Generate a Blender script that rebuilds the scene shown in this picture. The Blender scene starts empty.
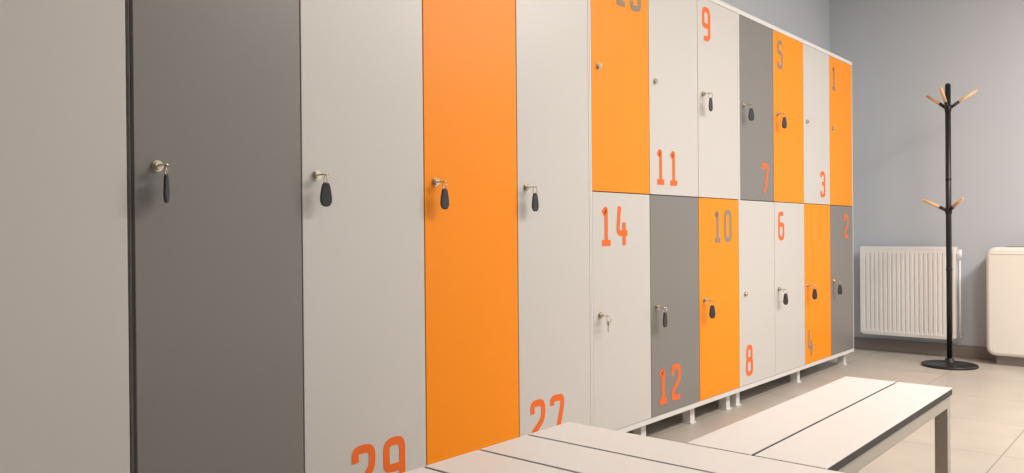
import bpy, bmesh, math
from mathutils import Matrix, Vector
scene=bpy.context.scene
scene.view_settings.view_transform='Standard'
scene.view_settings.look='None'

# ---------------------------------------------------------------- materials
def srgb(r,g,b):
    f=lambda c:(c/12.92 if c<=0.04045 else ((c+0.055)/1.055)**2.4)
    return (f(r/255),f(g/255),f(b/255),1)
def mat(name,col,rough=0.5,metal=0.0,noise=0.0,nscale=30,bump=0.0,bscale=200,stretch=None,emit=None,spec=0.5):
    m=bpy.data.materials.new(name); m.use_nodes=True
    nt=m.node_tree; b=nt.nodes['Principled BSDF']
    b.inputs['Base Color'].default_value=col
    b.inputs['Roughness'].default_value=rough
    b.inputs['Metallic'].default_value=metal
    b.inputs['Specular IOR Level'].default_value=spec
    tc=nt.nodes.new('ShaderNodeTexCoord')
    mp=nt.nodes.new('ShaderNodeMapping'); nt.links.new(tc.outputs['Object'],mp.inputs[0])
    if stretch: mp.inputs['Scale'].default_value=stretch
    if noise>0:
        n=nt.nodes.new('ShaderNodeTexNoise'); n.inputs['Scale'].default_value=nscale; n.inputs['Detail'].default_value=4
        nt.links.new(mp.outputs[0],n.inputs['Vector'])
        mx=nt.nodes.new('ShaderNodeMix'); mx.data_type='RGBA'
        mx.inputs[6].default_value=tuple(c*(1-noise) for c in col[:3])+(1,)
        mx.inputs[7].default_value=tuple(min(1,c*(1+noise)) for c in col[:3])+(1,)
        nt.links.new(n.outputs['Fac'],mx.inputs[0]); nt.links.new(mx.outputs[2],b.inputs['Base Color'])
    if bump>0:
        n2=nt.nodes.new('ShaderNodeTexNoise'); n2.inputs['Scale'].default_value=bscale
        nt.links.new(mp.outputs[0],n2.inputs['Vector'])
        bp=nt.nodes.new('ShaderNodeBump'); bp.inputs['Strength'].default_value=bump; bp.inputs['Distance'].default_value=0.002
        nt.links.new(n2.outputs['Fac'],bp.inputs['Height']); nt.links.new(bp.outputs[0],b.inputs['Normal'])
    if emit:
        b.inputs['Emission Color'].default_value=emit[0]; b.inputs['Emission Strength'].default_value=emit[1]
    return m
M={}
M['light']=mat('laminate_light_grey',srgb(205,202,198),0.36,noise=0.015,nscale=60,bump=0.015,bscale=350)
M['orange']=mat('laminate_orange',srgb(255,147,6),0.42,noise=0.015,nscale=60,bump=0.015,bscale=350,spec=0.3)
M['grey']=mat('laminate_dark_grey',srgb(129,126,123),0.36,noise=0.02,nscale=60,bump=0.015,bscale=350)
M['carcass']=mat('carcass_white',srgb(220,218,215),0.5,noise=0.01)
M['dark']=mat('painted_gap_shade',srgb(66,60,56),0.8,noise=0.02)
M['num_or']=mat('number_vinyl_orange',srgb(242,112,38),0.5,noise=0.01,spec=0.3)
M['num_gr']=mat('number_vinyl_grey',srgb(150,132,114),0.5,noise=0.01,spec=0.3)
M['chrome']=mat('nickel_lock',srgb(205,195,175),0.22,metal=1,noise=0.02)
M['fob']=mat('black_fob_plastic',srgb(46,46,50),0.30,noise=0.03)
M['black']=mat('black_powder_coat',srgb(28,26,26),0.4,noise=0.05)
M['wood']=mat('beech_peg',srgb(236,192,140),0.45,noise=0.12,nscale=25,stretch=(1,1,6))
M['rad']=mat('radiator_enamel',srgb(242,240,238),0.35,noise=0.01)
M['heater']=mat('heater_white',srgb(240,236,228),0.35,noise=0.01)
M['slat']=mat('bench_slat_white',srgb(234,233,231),0.38,noise=0.015,nscale=40,bump=0.03)
M['slatedge']=mat('bench_slat_core',srgb(48,44,42),0.6,noise=0.03)
M['steel']=mat('bench_frame_grey',srgb(172,165,156),0.4,metal=0.3,noise=0.02)
M['wall']=mat('wall_paint_bluegrey',srgb(196,201,208),0.75,noise=0.015,nscale=3,bump=0.12,bscale=120)
M['ceil']=mat('ceiling_paint',srgb(228,226,222),0.8,noise=0.01)
M['skirt']=mat('skirting_tile',srgb(142,136,131),0.4,noise=0.04,nscale=12)
M['lamp']=mat('lamp_diffuser',(1,1,1,1),0.5,emit=((1,0.95,0.89,1),1.5))
# floor tiles
def floor_mat():
    m=bpy.data.materials.new('floor_tiles'); m.use_nodes=True
    nt=m.node_tree; b=nt.nodes['Principled BSDF']
    tc=nt.nodes.new('ShaderNodeTexCoord')
    br=nt.nodes.new('ShaderNodeTexBrick'); br.offset=0.0
    br.inputs['Color1'].default_value=srgb(195,186,174); br.inputs['Color2'].default_value=srgb(189,180,169)
    br.inputs['Mortar'].default_value=srgb(154,146,135)
    br.inputs['Scale'].default_value=1.0; br.inputs['Mortar Size'].default_value=0.003
    br.inputs['Brick Width'].default_value=0.6; br.inputs['Row Height'].default_value=0.6
    nt.links.new(tc.outputs['Object'],br.inputs['Vector'])
    n=nt.nodes.new('ShaderNodeTexNoise'); n.inputs['Scale'].default_value=4; n.inputs['Detail'].default_value=8
    nt.links.new(tc.outputs['Object'],n.inputs['Vector'])
    mr=nt.nodes.new('ShaderNodeMapRange'); mr.inputs[3].default_value=0.84; mr.inputs[4].default_value=1.12
    nt.links.new(n.outputs['Fac'],mr.inputs[0])
    mx=nt.nodes.new('ShaderNodeMix'); mx.data_type='RGBA'; mx.blend_type='MULTIPLY'; mx.inputs[0].default_value=1
    nt.links.new(br.outputs['Color'],mx.inputs[6]); nt.links.new(mr.outputs[0],mx.inputs[7])
    nt.links.new(mx.outputs[2],b.inputs['Base Color'])
    b.inputs['Roughness'].default_value=0.38
    return m
M['floor']=floor_mat()

# ---------------------------------------------------------------- helpers
def new_obj(name,bm,material,parent=None,smooth=False):
    me=bpy.data.meshes.new(name); bm.normal_update(); bm.to_mesh(me); bm.free()
    mats=material if isinstance(material,list) else [material]
    for k in mats: me.materials.append(k)
    if smooth:
        for p in me.polygons: p.use_smooth=True
    o=bpy.data.objects.new(name,me); scene.collection.objects.link(o)
    if parent: o.parent=parent
    return o
def empty(name,loc=(0,0,0)):
    e=bpy.data.objects.new(name,None); e.empty_display_size=0.1; scene.collection.objects.link(e); return e
def add_box(bm,x0,x1,y0,y1,z0,z1,mi=0,bev=0):
    vs=[bm.verts.new((x,y,z)) for x in (x0,x1) for y in (y0,y1) for z in (z0,z1)]
    F=[(0,1,3,2),(4,6,7,5),(0,4,5,1),(2,3,7,6),(0,2,6,4),(1,5,7,3)]
    fs=[bm.faces.new([vs[i] for i in f]) for f in F]
    for f in fs: f.material_index=mi
    if bev>0:
        es=list({e for f in fs for e in f.edges})
        r=bmesh.ops.bevel(bm,geom=es,offset=bev,segments=2,affect='EDGES',profile=0.5)
        for f in r['faces']: f.material_index=mi
def box(name,x0,x1,y0,y1,z0,z1,m,parent=None,bev=0):
    bm=bmesh.new(); add_box(bm,x0,x1,y0,y1,z0,z1,0,bev)
    bmesh.ops.recalc_face_normals(bm,faces=bm.faces)
    return new_obj(name,bm,m,parent)
def add_cyl(bm,p0,p1,r0,r1=None,seg=20,mi=0):
    if r1 is None: r1=r0
    p0=Vector(p0); p1=Vector(p1); d=p1-p0
    q=Vector((0,0,1)).rotation_difference(d.normalized()).to_matrix().to_4x4()
    mt=Matrix.Translation((p0+p1)/2)@q
    r=bmesh.ops.create_cone(bm,cap_ends=True,segments=seg,radius1=r0,radius2=r1,depth=d.length,matrix=mt)
    fs={f for v in r['verts'] for f in v.link_faces}
    for f in fs:
        f.material_index=mi
        if len(f.verts)==4: f.smooth=True
def lathe(bm,prof,cx,cy,seg=48,mi=0):
    rings=[]
    for r,z in prof:
        rings.append([bm.verts.new((cx+r*math.cos(2*math.pi*i/seg),cy+r*math.sin(2*math.pi*i/seg),z)) for i in range(seg)])
    for a,b in zip(rings,rings[1:]):
        for i in range(seg):
            f=bm.faces.new((a[i],a[(i+1)%seg],b[(i+1)%seg],b[i])); f.smooth=True; f.material_index=mi
    bm.faces.new(rings[0][::-1]); bm.faces.new(rings[-1])
def add_torus(bm,c,R,r,axis,mi=0,n=20,m=8):
    ax=Vector(axis).normalized()
    u=ax.orthogonal().normalized(); v=ax.cross(u)
    rings=[]
    for i in range(n):
        a=2*math.pi*i/n; d=u*math.cos(a)+v*math.sin(a)
        rings.append([bm.verts.new(Vector(c)+d*(R+r*math.cos(2*math.pi*j/m))+ax*r*math.sin(2*math.pi*j/m)) for j in range(m)])
    for i in range(n):
        for j in range(m):
            f=bm.faces.new((rings[i][j],rings[(i+1)%n][j],rings[(i+1)%n][(j+1)%m],rings[i][(j+1)%m])); f.smooth=True; f.material_index=mi

# ---------------------------------------------------------------- digits
GL={
'0':[([(0,0),(1,0),(1,1),(0,1)],True)],
'1':[([(0.10,0.84),(0.5,1.0),(0.5,0)],False),([(0.0,0),(1.0,0)],False)],
'2':[([(0,0.74),(0,1),(1,1),(1,0.56),(0,0.22),(0,0),(1.1,0)],False)],
'3':[([(0,0.8),(0,1),(1,1),(1,0.53),(0.3,0.53)],False),([(0.3,0.53),(1,0.53),(1,0),(0,0),(0,0.2)],False)],
'4':[([(0.22,1.07),(0,0.28),(1.2,0.28)],False),([(0.78,0.6),(0.78,-0.08)],False)],
'5':[([(1.0,1),(0.05,1),(0.02,0.57),(1,0.57),(1,0),(0,0),(0,0.2)],False)],
'6':[([(0.95,1),(0,1),(0,0),(1,0),(1,0.56),(0.5,0.56)],False),([(0.55,0.56),(0.1,0.56)],False)],
'7':[([(0,0.82),(0,1),(1,1),(1,0.78),(0.38,-0.08)],False)],
'8':[([(0.06,1),(0.94,1),(0.94,0.53),(0.06,0.53)],True),([(0,0.53),(1,0.53),(1,0),(0,0)],True)],
'9':[([(0.08,0),(1,0),(1,1),(0,1),(0,0.44),(0.5,0.44)],False),([(0.45,0.44),(0.9,0.44)],False)],
}
def rounded(pts,closed,r):
    out=[]; n=len(pts)
    P=[Vector(p) for p in pts]
    for i,p in enumerate(P):
        if not closed and i in (0,n-1): out.append(p); continue
        a=P[(i-1)%n]-p; b=P[(i+1)%n]-p
        t=min(r,a.length*0.48,b.length*0.48)
        p0=p+a.normalized()*t; p1=p+b.normalized()*t
        for k in range(7):
            s=k/6; out.append(p0*(1-s)**2+p*2*s*(1-s)+p1*s*s)
    res=[out[0]]
    for q in out[1:]:
        if (q-res[-1]).length>1e-5: res.append(q)
    return res
def add_number(bm,text,xf,y,z,h=0.158,w=0.082,sw=0.0235,gap=0.028):
    """numerals on plane x=xf, reading along +Y; y=left edge, z=bottom edge"""
    iw=w-sw; ih=h-sw
    for ch in text:
        for si,(pts,closed) in enumerate(GL[ch]):
            pts=[(sw/2+px*iw,sw/2+pz*ih) for px,pz in pts]
            R=rounded(pts,closed,0.024)
            n=len(R); L=[];Rr=[]
            for i in range(n):
                if closed: a=R[(i-1)%n]; b=R[(i+1)%n]
                else: a=R[max(i-1,0)]; b=R[min(i+1,n-1)]
                d1=(R[i]-a) if (R[i]-a).length>1e-6 else (b-R[i])
                d2=(b-R[i]) if (b-R[i]).length>1e-6 else d1
                d1=d1.normalized(); d2=d2.normalized()
                t=(d1+d2).normalized(); nn=Vector((-t.y,t.x)); k=1/max(0.6,t.dot(d1))
                L.append(R[i]+nn*sw/2*k); Rr.append(R[i]-nn*sw/2*k)
            xx=xf+si*0.0004
            vl=[bm.verts.new((xx,y+p.x,z+p.y)) for p in L]; vr=[bm.verts.new((xx,y+p.x,z+p.y)) for p in Rr]
            for i in range(n if closed else n-1):
                j=(i+1)%n
                bm.faces.new((vl[i],vr[i],vr[j],vl[j]))
        y+=w+gap

# ---------------------------------------------------------------- lockers
XF=-1.75            # front face of the doors
XB=-2.12
Y0=0.774; W=0.4263
ZT=1.99; ZB=0.085; ZM=1.041
def add_lock(par,y,z,kind,rot=0.0):
    bm=bmesh.new()
    add_cyl(bm,(XF-0.002,y,z),(XF+0.004,y,z),0.0125)
    add_cyl(bm,(XF+0.004,y,z),(XF+0.012,y,z),0.0095)
    if kind=='plain':
        add_box(bm,XF+0.012,XF+0.0125,y-0.001,y+0.001,z-0.006,z+0.006)
        return new_obj('cam_lock',bm,M['chrome'],par)
    add_box(bm,XF+0.012,XF+0.024,y-0.004,y+0.004,z-0.0015,z+0.0015)
    add_cyl(bm,(XF+0.034,y,z-0.0015),(XF+0.034,y,z+0.0015),0.0125)
    if kind=='key':
        add_torus(bm,(XF+0.04,y,z-0.012),0.013,0.0013,(0.3,1,0))
        add_box(bm,XF+0.036,XF+0.038,y-0.004,y+0.004,z-0.062,z-0.022,bev=0.0005)
        add_cyl(bm,(XF+0.036,y,z-0.028),(XF+0.038,y,z-0.028),0.010)
        return new_obj('cam_lock_with_key',bm,M['chrome'],par)
    add_torus(bm,(XF+0.040,y,z-0.013),0.0135,0.0013,(0.35,1,0.0))
    # flat tapered fob: narrow rounded top, wide rounded foot
    cx=XF+0.040; yc=y+0.001; zt=z-0.020
    half=[(0.0,0.0),(0.0055,-0.001),(0.0095,-0.005),(0.0120,-0.014),(0.0148,-0.028),(0.0165,-0.042),(0.0158,-0.051),(0.0115,-0.059),(0.0060,-0.0625),(0.0,-0.063)]
    out=half+[(-a,b) for a,b in half[-2:0:-1]]
    ca,sa=math.cos(rot),math.sin(rot)
    def P(off,u,v): return (cx+off*ca+u*sa, yc+u*ca-off*sa, zt+v)
    n=len(out)
    ra=[bm.verts.new(P(0.0022,u,v)) for u,v in out]; rb=[bm.verts.new(P(-0.0022,u,v)) for u,v in out]
    c1=[bm.verts.new(P(0.0034,u*0.84,-0.031+(v+0.031)*0.93)) for u,v in out]
    c2=[bm.verts.new(P(-0.0034,u*0.84,-0.031+(v+0.031)*0.93)) for u,v in out]
    f=bm.faces.new(c1); f.material_index=1
    f=bm.faces.new(c2[::-1]); f.material_index=1
    for i in range(n):
        j=(i+1)%n
        for A,B in ((ra,c1),(rb,ra),(c2,rb)):
            f=bm.faces.new((A[i],A[j],B[j],B[i])); f.material_index=1
    bmesh.ops.recalc_face_normals(bm,faces=bm.faces)
    return new_obj('cam_lock_with_key_fob',bm,[M['chrome'],M['fob']],par)

def cabinet(y0,cols,two,feet,left_strip=True,right_strip=True):
    par=empty('locker_cabinet')
    n=len(cols); y1=y0+n*W
    bm=bmesh.new()
    t=0.016
    add_box(bm,XB,XF if left_strip else XF-0.02,y0+0.001,y0+t*0.55,ZB,ZT)
    add_box(bm,XB,XF if right_strip else XF-0.02,y1-t*0.55,y1-0.001,ZB,ZT)
    add_box(bm,XB,XF+0.001,y0+0.001,y1-0.001,ZT-0.022,ZT)
    add_box(bm,XB,XF+0.001,y0+0.001,y1-0.001,ZB,ZB+0.02)
    new_obj('carcass',bm,M['carcass'],par)
    box('gap_shade_block',XB+0.01,XF-0.021,y0+t*0.55,y1-t*0.55,ZB+0.02,ZT-0.022,M['dark'],par)  # solid block coloured dark to paint the shade seen through the door gaps
    bm=bmesh.new()
    for fy in feet:
        for fx in (XF-0.06,XB+0.05):
            add_box(bm,fx-0.02,fx+0.02,fy-0.02,fy+0.02,0.006,ZB)
            add_box(bm,fx-0.026,fx+0.026,fy-0.026,fy+0.026,0.0,0.006)
    new_obj('feet',bm,M['carcass'],par)
    g=0.0018
    for i,c in enumerate(cols):
        a=y0+i*W+g; b=y0+(i+1)*W-g
        if i==0 and left_strip: a=y0+t*0.55+g
        if i==n-1 and right_strip: b=y1-t*0.55-g
        spans=[(ZM+g,ZT-0.022-g),(ZB+0.02+g,ZM-g)] if two else [(ZB+0.02+g,ZT-0.022-g)]
        for k,(za,zb) in enumerate(spans):
            d=c[k]
            box('door',XF-0.018,XF,a,b,za,zb,M[d['c']],par,bev=0.0012)
            if 'n' in d:
                bmn=bmesh.new()
                zz=zb-0.050-0.158+d.get('dz',0) if d.get('v')=='t' else za+0.042
                add_number(bmn,d['n'],XF+0.0008,d['y'],zz)
                new_obj('number_'+d['n'],bmn,M['num_gr'] if d['c']=='orange' else M['num_or'],par)
            lz={0:1.519,1:0.567}[k] if two else 1.040
            add_lock(par,a+d.get('ly',0.045),lz,d['k'],d.get('rot',0))
    return par
Y=lambda i: Y0+W*i
cabinet(Y0-2*W-0.012,[[dict(c='light',k='plain')],[dict(c='light',k='plain')]],False,[Y0-2*W+0.02,Y0-0.07],True,False)
cabinet(Y(0),[
 [dict(c='grey',k='fob',ly=0.050,rot=-0.90)],
 [dict(c='light',k='fob',n='29',y=Y(1)+0.150,ly=0.043,rot=0.15)],
 [dict(c='orange',k='fob',n='28',v='t',y=Y(2)+0.16,ly=0.043,rot=0.0)],
 [dict(c='light',k='fob',n='27',y=Y(3)+0.058,ly=0.043)]],False,[Y(0)+0.05,Y(2),Y(4)-0.05],False,True)
cabinet(Y(4),[
 [dict(c='orange',k='plain',n='13',v='t',y=Y(4)+0.175,dz=0.025),dict(c='light',k='key',n='14',v='t',y=Y(4)+0.060)],
 [dict(c='light',k='plain',n='11',y=Y(5)+0.048),dict(c='grey',k='fob',n='12',y=Y(5)+0.055)],
 [dict(c='light',k='fob',n='9',v='t',y=Y(6)+0.045,dz=0.012),dict(c='orange',k='fob',n='10',v='t',y=Y(6)+0.145,rot=0.4)]],
 True,[Y(4)+0.05,Y(5),Y(6),Y(7)-0.06])
cabinet(Y(7),[
 [dict(c='grey',k='fob',n='7',y=Y(7)+0.27,rot=0.5),dict(c='light',k='plain',n='8',y=Y(7)+0.06)],
 [dict(c='orange',k='fob',n='5',v='t',y=Y(8)+0.05,dz=0.01,rot=0.4),dict(c='light',k='fob',n='6',v='t',y=Y(8)+0.05,rot=0.4)],
 [dict(c='light',k='plain',n='3',y=Y(9)+0.26),dict(c='orange',k='fob',n='4',y=Y(9)+0.04,rot=0.5)],
 [dict(c='orange',k='plain',n='1',v='t',y=Y(10)+0.04),dict(c='grey',k='fob',n='2',v='t',y=Y(10)+0.25,rot=0.5)]],
 True,[Y(7)+0.05,Y(9),Y(11)-0.06])

# ---------------------------------------------------------------- room
XL=-2.15; XR=2.4; YB=6.20; YF=-1.8; H=2.85
box('floor',XL-0.1,XR+0.1,YF-0.1,YB+0.1,-0.1,0,M['floor'])
box('ceiling',XL-0.1,XR+0.1,YF-0.1,YB+0.1,H,H+0.1,M['ceil'])
box('wall_left',XL-0.1,XL,YF-0.1,YB+0.1,0,H,M['wall'])
box('wall_back',XL,XR,YB,YB+0.1,0,H,M['wall'])
box('wall_right',XR,XR+0.1,YF-0.1,YB+0.1,0,H,M['wall'])
box('wall_front',XL,XR,YF-0.1,YF,0,H,M['wall'])
box('baseboard_back',XL+0.012,XR,YB-0.012,YB,0,0.085,M['skirt'],bev=0.002)
box('baseboard_left',XL,XL+0.012,YF,YB,0,0.085,M['skirt'],bev=0.002)

# ---------------------------------------------------------------- ceiling lamps
def panel(x,y,power,sx=0.6,sy=1.2,col=(1,0.945,0.88)):
    p=empty('ceiling_light_panel')
    bm=bmesh.new()
    for a in ((x-sx/2-0.02,x-sx/2,y-sy/2-0.02,y+sy/2+0.02),(x+sx/2,x+sx/2+0.02,y-sy/2-0.02,y+sy/2+0.02),
              (x-sx/2,x+sx/2,y-sy/2-0.02,y-sy/2),(x-sx/2,x+sx/2,y+sy/2,y+sy/2+0.02)):
        add_box(bm,a[0],a[1],a[2],a[3],H-0.035,H)
    new_obj('frame',bm,M['rad'],p)
    box('diffuser',x-sx/2,x+sx/2,y-sy/2,y+sy/2,H-0.02,H-0.005,M['lamp'],p)
    l=bpy.data.lights.new('panel_light','AREA'); l.shape='RECTANGLE'; l.size=sx; l.size_y=sy; l.energy=power; l.color=col
    o=bpy.data.objects.new('panel_light',l); o.location=(x,y,H-0.04); scene.collection.objects.link(o); o.parent=p
panel(0.9,4.7,104)
panel(0.6,2.9,60,col=(1,0.93,0.85))
panel(1.3,0.9,7,col=(1,0.90,0.79))  # unseen near panel, added to brighten the benches

# ---------------------------------------------------------------- radiator (back wall)
def radiator(x0,x1,z0,z1,yf,yw):
    p=empty('panel_radiator')
    n=20; pitch=(x1-x0-0.03)/n
    prof=[]
    for i in range(n):
        b=x0+0.015+i*pitch
        prof+= [(b,0.0),(b+pitch*0.55,0.0),(b+pitch*0.68,0.009),(b+pitch*0.87,0.009)]
    prof.append((x1-0.015,0.0))
    bm=bmesh.new()
    zs=[(z0,0.004,1),(z0+0.022,0.0,1),(z0+0.045,0,0),(z1-0.065,0,0),(z1-0.042,0,1),(z1-0.02,0.0,1)]
    rows=[]
    for z,off,flat in zs:
        rows.append([bm.verts.new((x,yf+off+(0 if flat else d),z)) for x,d in prof])
    for a,b in zip(rows,rows[1:]):
        for i in range(len(prof)-1): 
            bm.faces.new((a[i],a[i+1],b[i+1],b[i]))
    new_obj('fluted_front_panel',bm,M['rad'],p)
    bm=bmesh.new()
    add_box(bm,x0,x0+0.015,yf-0.001,yf+0.085,z0+0.01,z1,bev=0.003)
    add_box(bm,x1-0.015,x1,yf-0.001,yf+0.085,z0+0.01,z1,bev=0.003)
    add_box(bm,x0+0.01,x1-0.01,yf-0.001,yf+0.010,z1-0.022,z1,bev=0.003)
    for k in range(6):
        add_box(bm,x0+0.012,x1-0.012,yf+0.018+k*0.011,yf+0.022+k*0.011,z1-0.008,z1-0.002)
    add_box(bm,x0+0.015,x1-0.015,yf+0.075,yf+0.085,z0+0.01,z1-0.01)
    add_box(bm,x0+0.1,x0+0.14,yf+0.085,yw-0.002,z0+0.1,z1-0.1)
    add_box(bm,x1-0.14,x1-0.1,yf+0.085,yw-0.002,z0+0.1,z1-0.1)
    new_obj('casing_and_brackets',bm,M['rad'],p)
    bm=bmesh.new()
    add_cyl(bm,(x1,yf+0.04,z1-0.045),(x1+0.022,yf+0.04,z1-0.045),0.010)
    add_cyl(bm,(x1+0.022,yf+0.04,z1-0.085),(x1+0.022,yf+0.04,z1-0.02),0.014,0.011)
    add_cyl(bm,(x1+0.022,yf+0.04,z0+0.02),(x1+0.022,yf+0.04,z1-0.085),0.006)
    add_cyl(bm,(x1+0.022,yf+0.04,z0+0.02),(x1+0.022,yw-0.002,z0+0.02),0.006)
    new_obj('valve_and_pipe',bm,M['rad'],p)
radiator(-1.90,-1.280,0.13,0.765,6.075,YB)

# ---------------------------------------------------------------- fan-coil heater
def heater(x0,x1,yf,yw,z0,z1):
    p=empty('fan_coil_heater')
    R=0.055; pts=[]
    for cx,cz,a0 in ((x1-R,z1-R,0),(x0+R,z1-R,90),(x0+R,z0+R,180),(x1-R,z0+R,270)):
        for k in range(9):
            a=math.radians(a0+k*90/8); pts.append((cx,cz,math.cos(a),math.sin(a)))
    bm=bmesh.new(); rings=[]
    for y,inset in ((yw,0),(yf+0.025,0),(yf+0.012,0.003),(yf+0.004,0.010),(yf,0.022)):
        rings.append([bm.verts.new((cx+c*(R-inset),y,cz+s*(R-inset))) for cx,cz,c,s in pts])
    n=len(pts)
    for a,b in zip(rings,rings[1:]):
        for i in range(n):
            f=bm.faces.new((a[i],b[i],b[(i+1)%n],a[(i+1)%n])); f.smooth=True
    bm.faces.new(rings[-1]); bm.faces.new(rings[0][::-1])
    bmesh.ops.recalc_face_normals(bm,faces=bm.faces)
    new_obj('rounded_casing',bm,M['heater'],p)
    bm=bmesh.new()
    for k in range(7):
        add_box(bm,x0+0.10,x1-0.10,yf+0.05+k*0.02,yf+0.058+k*0.02,z1-0.002,z1+0.004)
    new_obj('outlet_grille',bm,M['skirt'],p)
    bm=bmesh.new()
    add_box(bm,x0+0.03,x1-0.03,yf-0.003,yf+0.003,z1-0.045,z1-0.036,bev=0.002)
    new_obj('front_lip',bm,M['heater'],p)
    box('plinth',x0+0.05,x1-0.05,yf+0.05,yw-0.02,0,z0+0.01,M['skirt'],p)
heater(-1.080,-0.05,5.97,YB-0.013,0.06,0.765)

# ---------------------------------------------------------------- coat rack
def coat_rack(cx,cy):
    p=empty('coat_rack')
    bm=bmesh.new()
    lathe(bm,[(0.160,0.0),(0.164,0.005),(0.164,0.012),(0.156,0.017),(0.05,0.021),(0.03,0.028),(0.026,0.05),(0.0165,0.055)],cx,cy)
    add_cyl(bm,(cx,cy,0.04),(cx,cy,1.815),0.0165,seg=24)
    add_cyl(bm,(cx,cy,1.815),(cx,cy,1.825),0.0165,0.010,seg=24)
    for z in (0.62,1.20): add_cyl(bm,(cx,cy,z),(cx,cy,z+0.012),0.0185)
    new_obj('pole_and_base',bm,M['black'],p)
    bm=bmesh.new()
    for z,rot,r,rise in ((1.665,41-12,0.165,0.105),(1.005,75,0.14,0.07)):
        for k in range(3):
            a=math.radians(rot+k*120); d=Vector((math.cos(a),math.sin(a),0))
            c=Vector((cx,cy,z))
            e0=c+d*0.010; e1=c+d*(r*0.38)+Vector((0,0,rise*0.36)); e2=c+d*r+Vector((0,0,rise))
            add_cyl(bm,e0,e1,0.0105,0.0105,mi=0,seg=14)
            add_cyl(bm,e1,e2,0.0105,0.0085,mi=1,seg=14)
            s=bmesh.ops.create_uvsphere(bm,u_segments=12,v_segments=8,radius=0.0088,matrix=Matrix.Translation(e2))
            for f in {f for v in s['verts'] for f in v.link_faces}: f.material_index=1; f.smooth=True
        add_cyl(bm,(cx,cy,z-0.02),(cx,cy,z+0.02),0.020,mi=0)
    new_obj('coat_pegs',bm,[M['black'],M['wood']],p)
coat_rack(-1.246,5.75)

# ---------------------------------------------------------------- benches
def bench(x0,x1,y0,y1,h,along,n):
    p=empty('slatted_bench')
    g=0.008; t=0.020
    bm=bmesh.new(); bmc=bmesh.new()
    span=(x1-x0) if along=='y' else (y1-y0)
    w=(span-(n-1)*g)/n
    for i in range(n):
        if along=='y': b=(x0+i*(w+g),x0+i*(w+g)+w,y0,y1)
        else: b=(x0,x1,y0+i*(w+g),y0+i*(w+g)+w)
        add_box(bm,b[0],b[1],b[2],b[3],h-0.003,h,0,bev=0.0006)
        add_box(bmc,b[0]+0.0003,b[1]-0.0003,b[2]+0.0003,b[3]-0.0003,h-t,h-0.003,0)
    new_obj('slats',bm,M['slat'],p); new_obj('slat_cores',bmc,M['slatedge'],p)
    bm=bmesh.new(); zt=h-t; s=0.035; m=0.004
    X0,X1,Ya,Yb=x0+m,x1-m,y0+m,y1-m
    q=s*0.7
    add_box(bm,X0,X0+q,Ya,Yb,zt-s,zt,bev=0.002); add_box(bm,X1-q,X1,Ya,Yb,zt-s,zt,bev=0.002)
    add_box(bm,X0+q,X1-q,Ya,Ya+q,zt-s,zt,bev=0.002); add_box(bm,X0+q,X1-q,Yb-q,Yb,zt-s,zt,bev=0.002)
    for lx in (X0,X1-s):
        for ly in (Ya,Yb-s):
            add_box(bm,lx,lx+s,ly,ly+s,0.004,zt-s+0.001,bev=0.002)
            add_box(bm,lx-0.001,lx+s+0.001,ly-0.001,ly+s+0.001,0,0.006)
    new_obj('steel_frame',bm,M['steel'],p)
bench(-0.863,-0.560,1.579,2.615,0.42,'y',2)
bench(-1.182,0.55,0.93,1.573,0.42,'x',4)

# ---------------------------------------------------------------- world + camera
w=bpy.data.worlds.new('world'); scene.world=w; w.use_nodes=True
w.node_tree.nodes['Background'].inputs[0].default_value=(0.6,0.62,0.7,1); w.node_tree.nodes['Background'].inputs[1].default_value=0.2
cam=bpy.data.cameras.new('camera'); cam.sensor_width=36; cam.lens=800/1024*36; cam.clip_start=0.02
co=bpy.data.objects.new('camera',cam); scene.collection.objects.link(co)
R=Matrix.Rotation(math.radians(40.86),4,'Z')@Matrix.Rotation(math.radians(90-0.25),4,'X')@Matrix.Rotation(math.radians(-0.5),4,'Z')
co.matrix_world=Matrix.Translation((0,0,0.885))@R
scene.camera=co
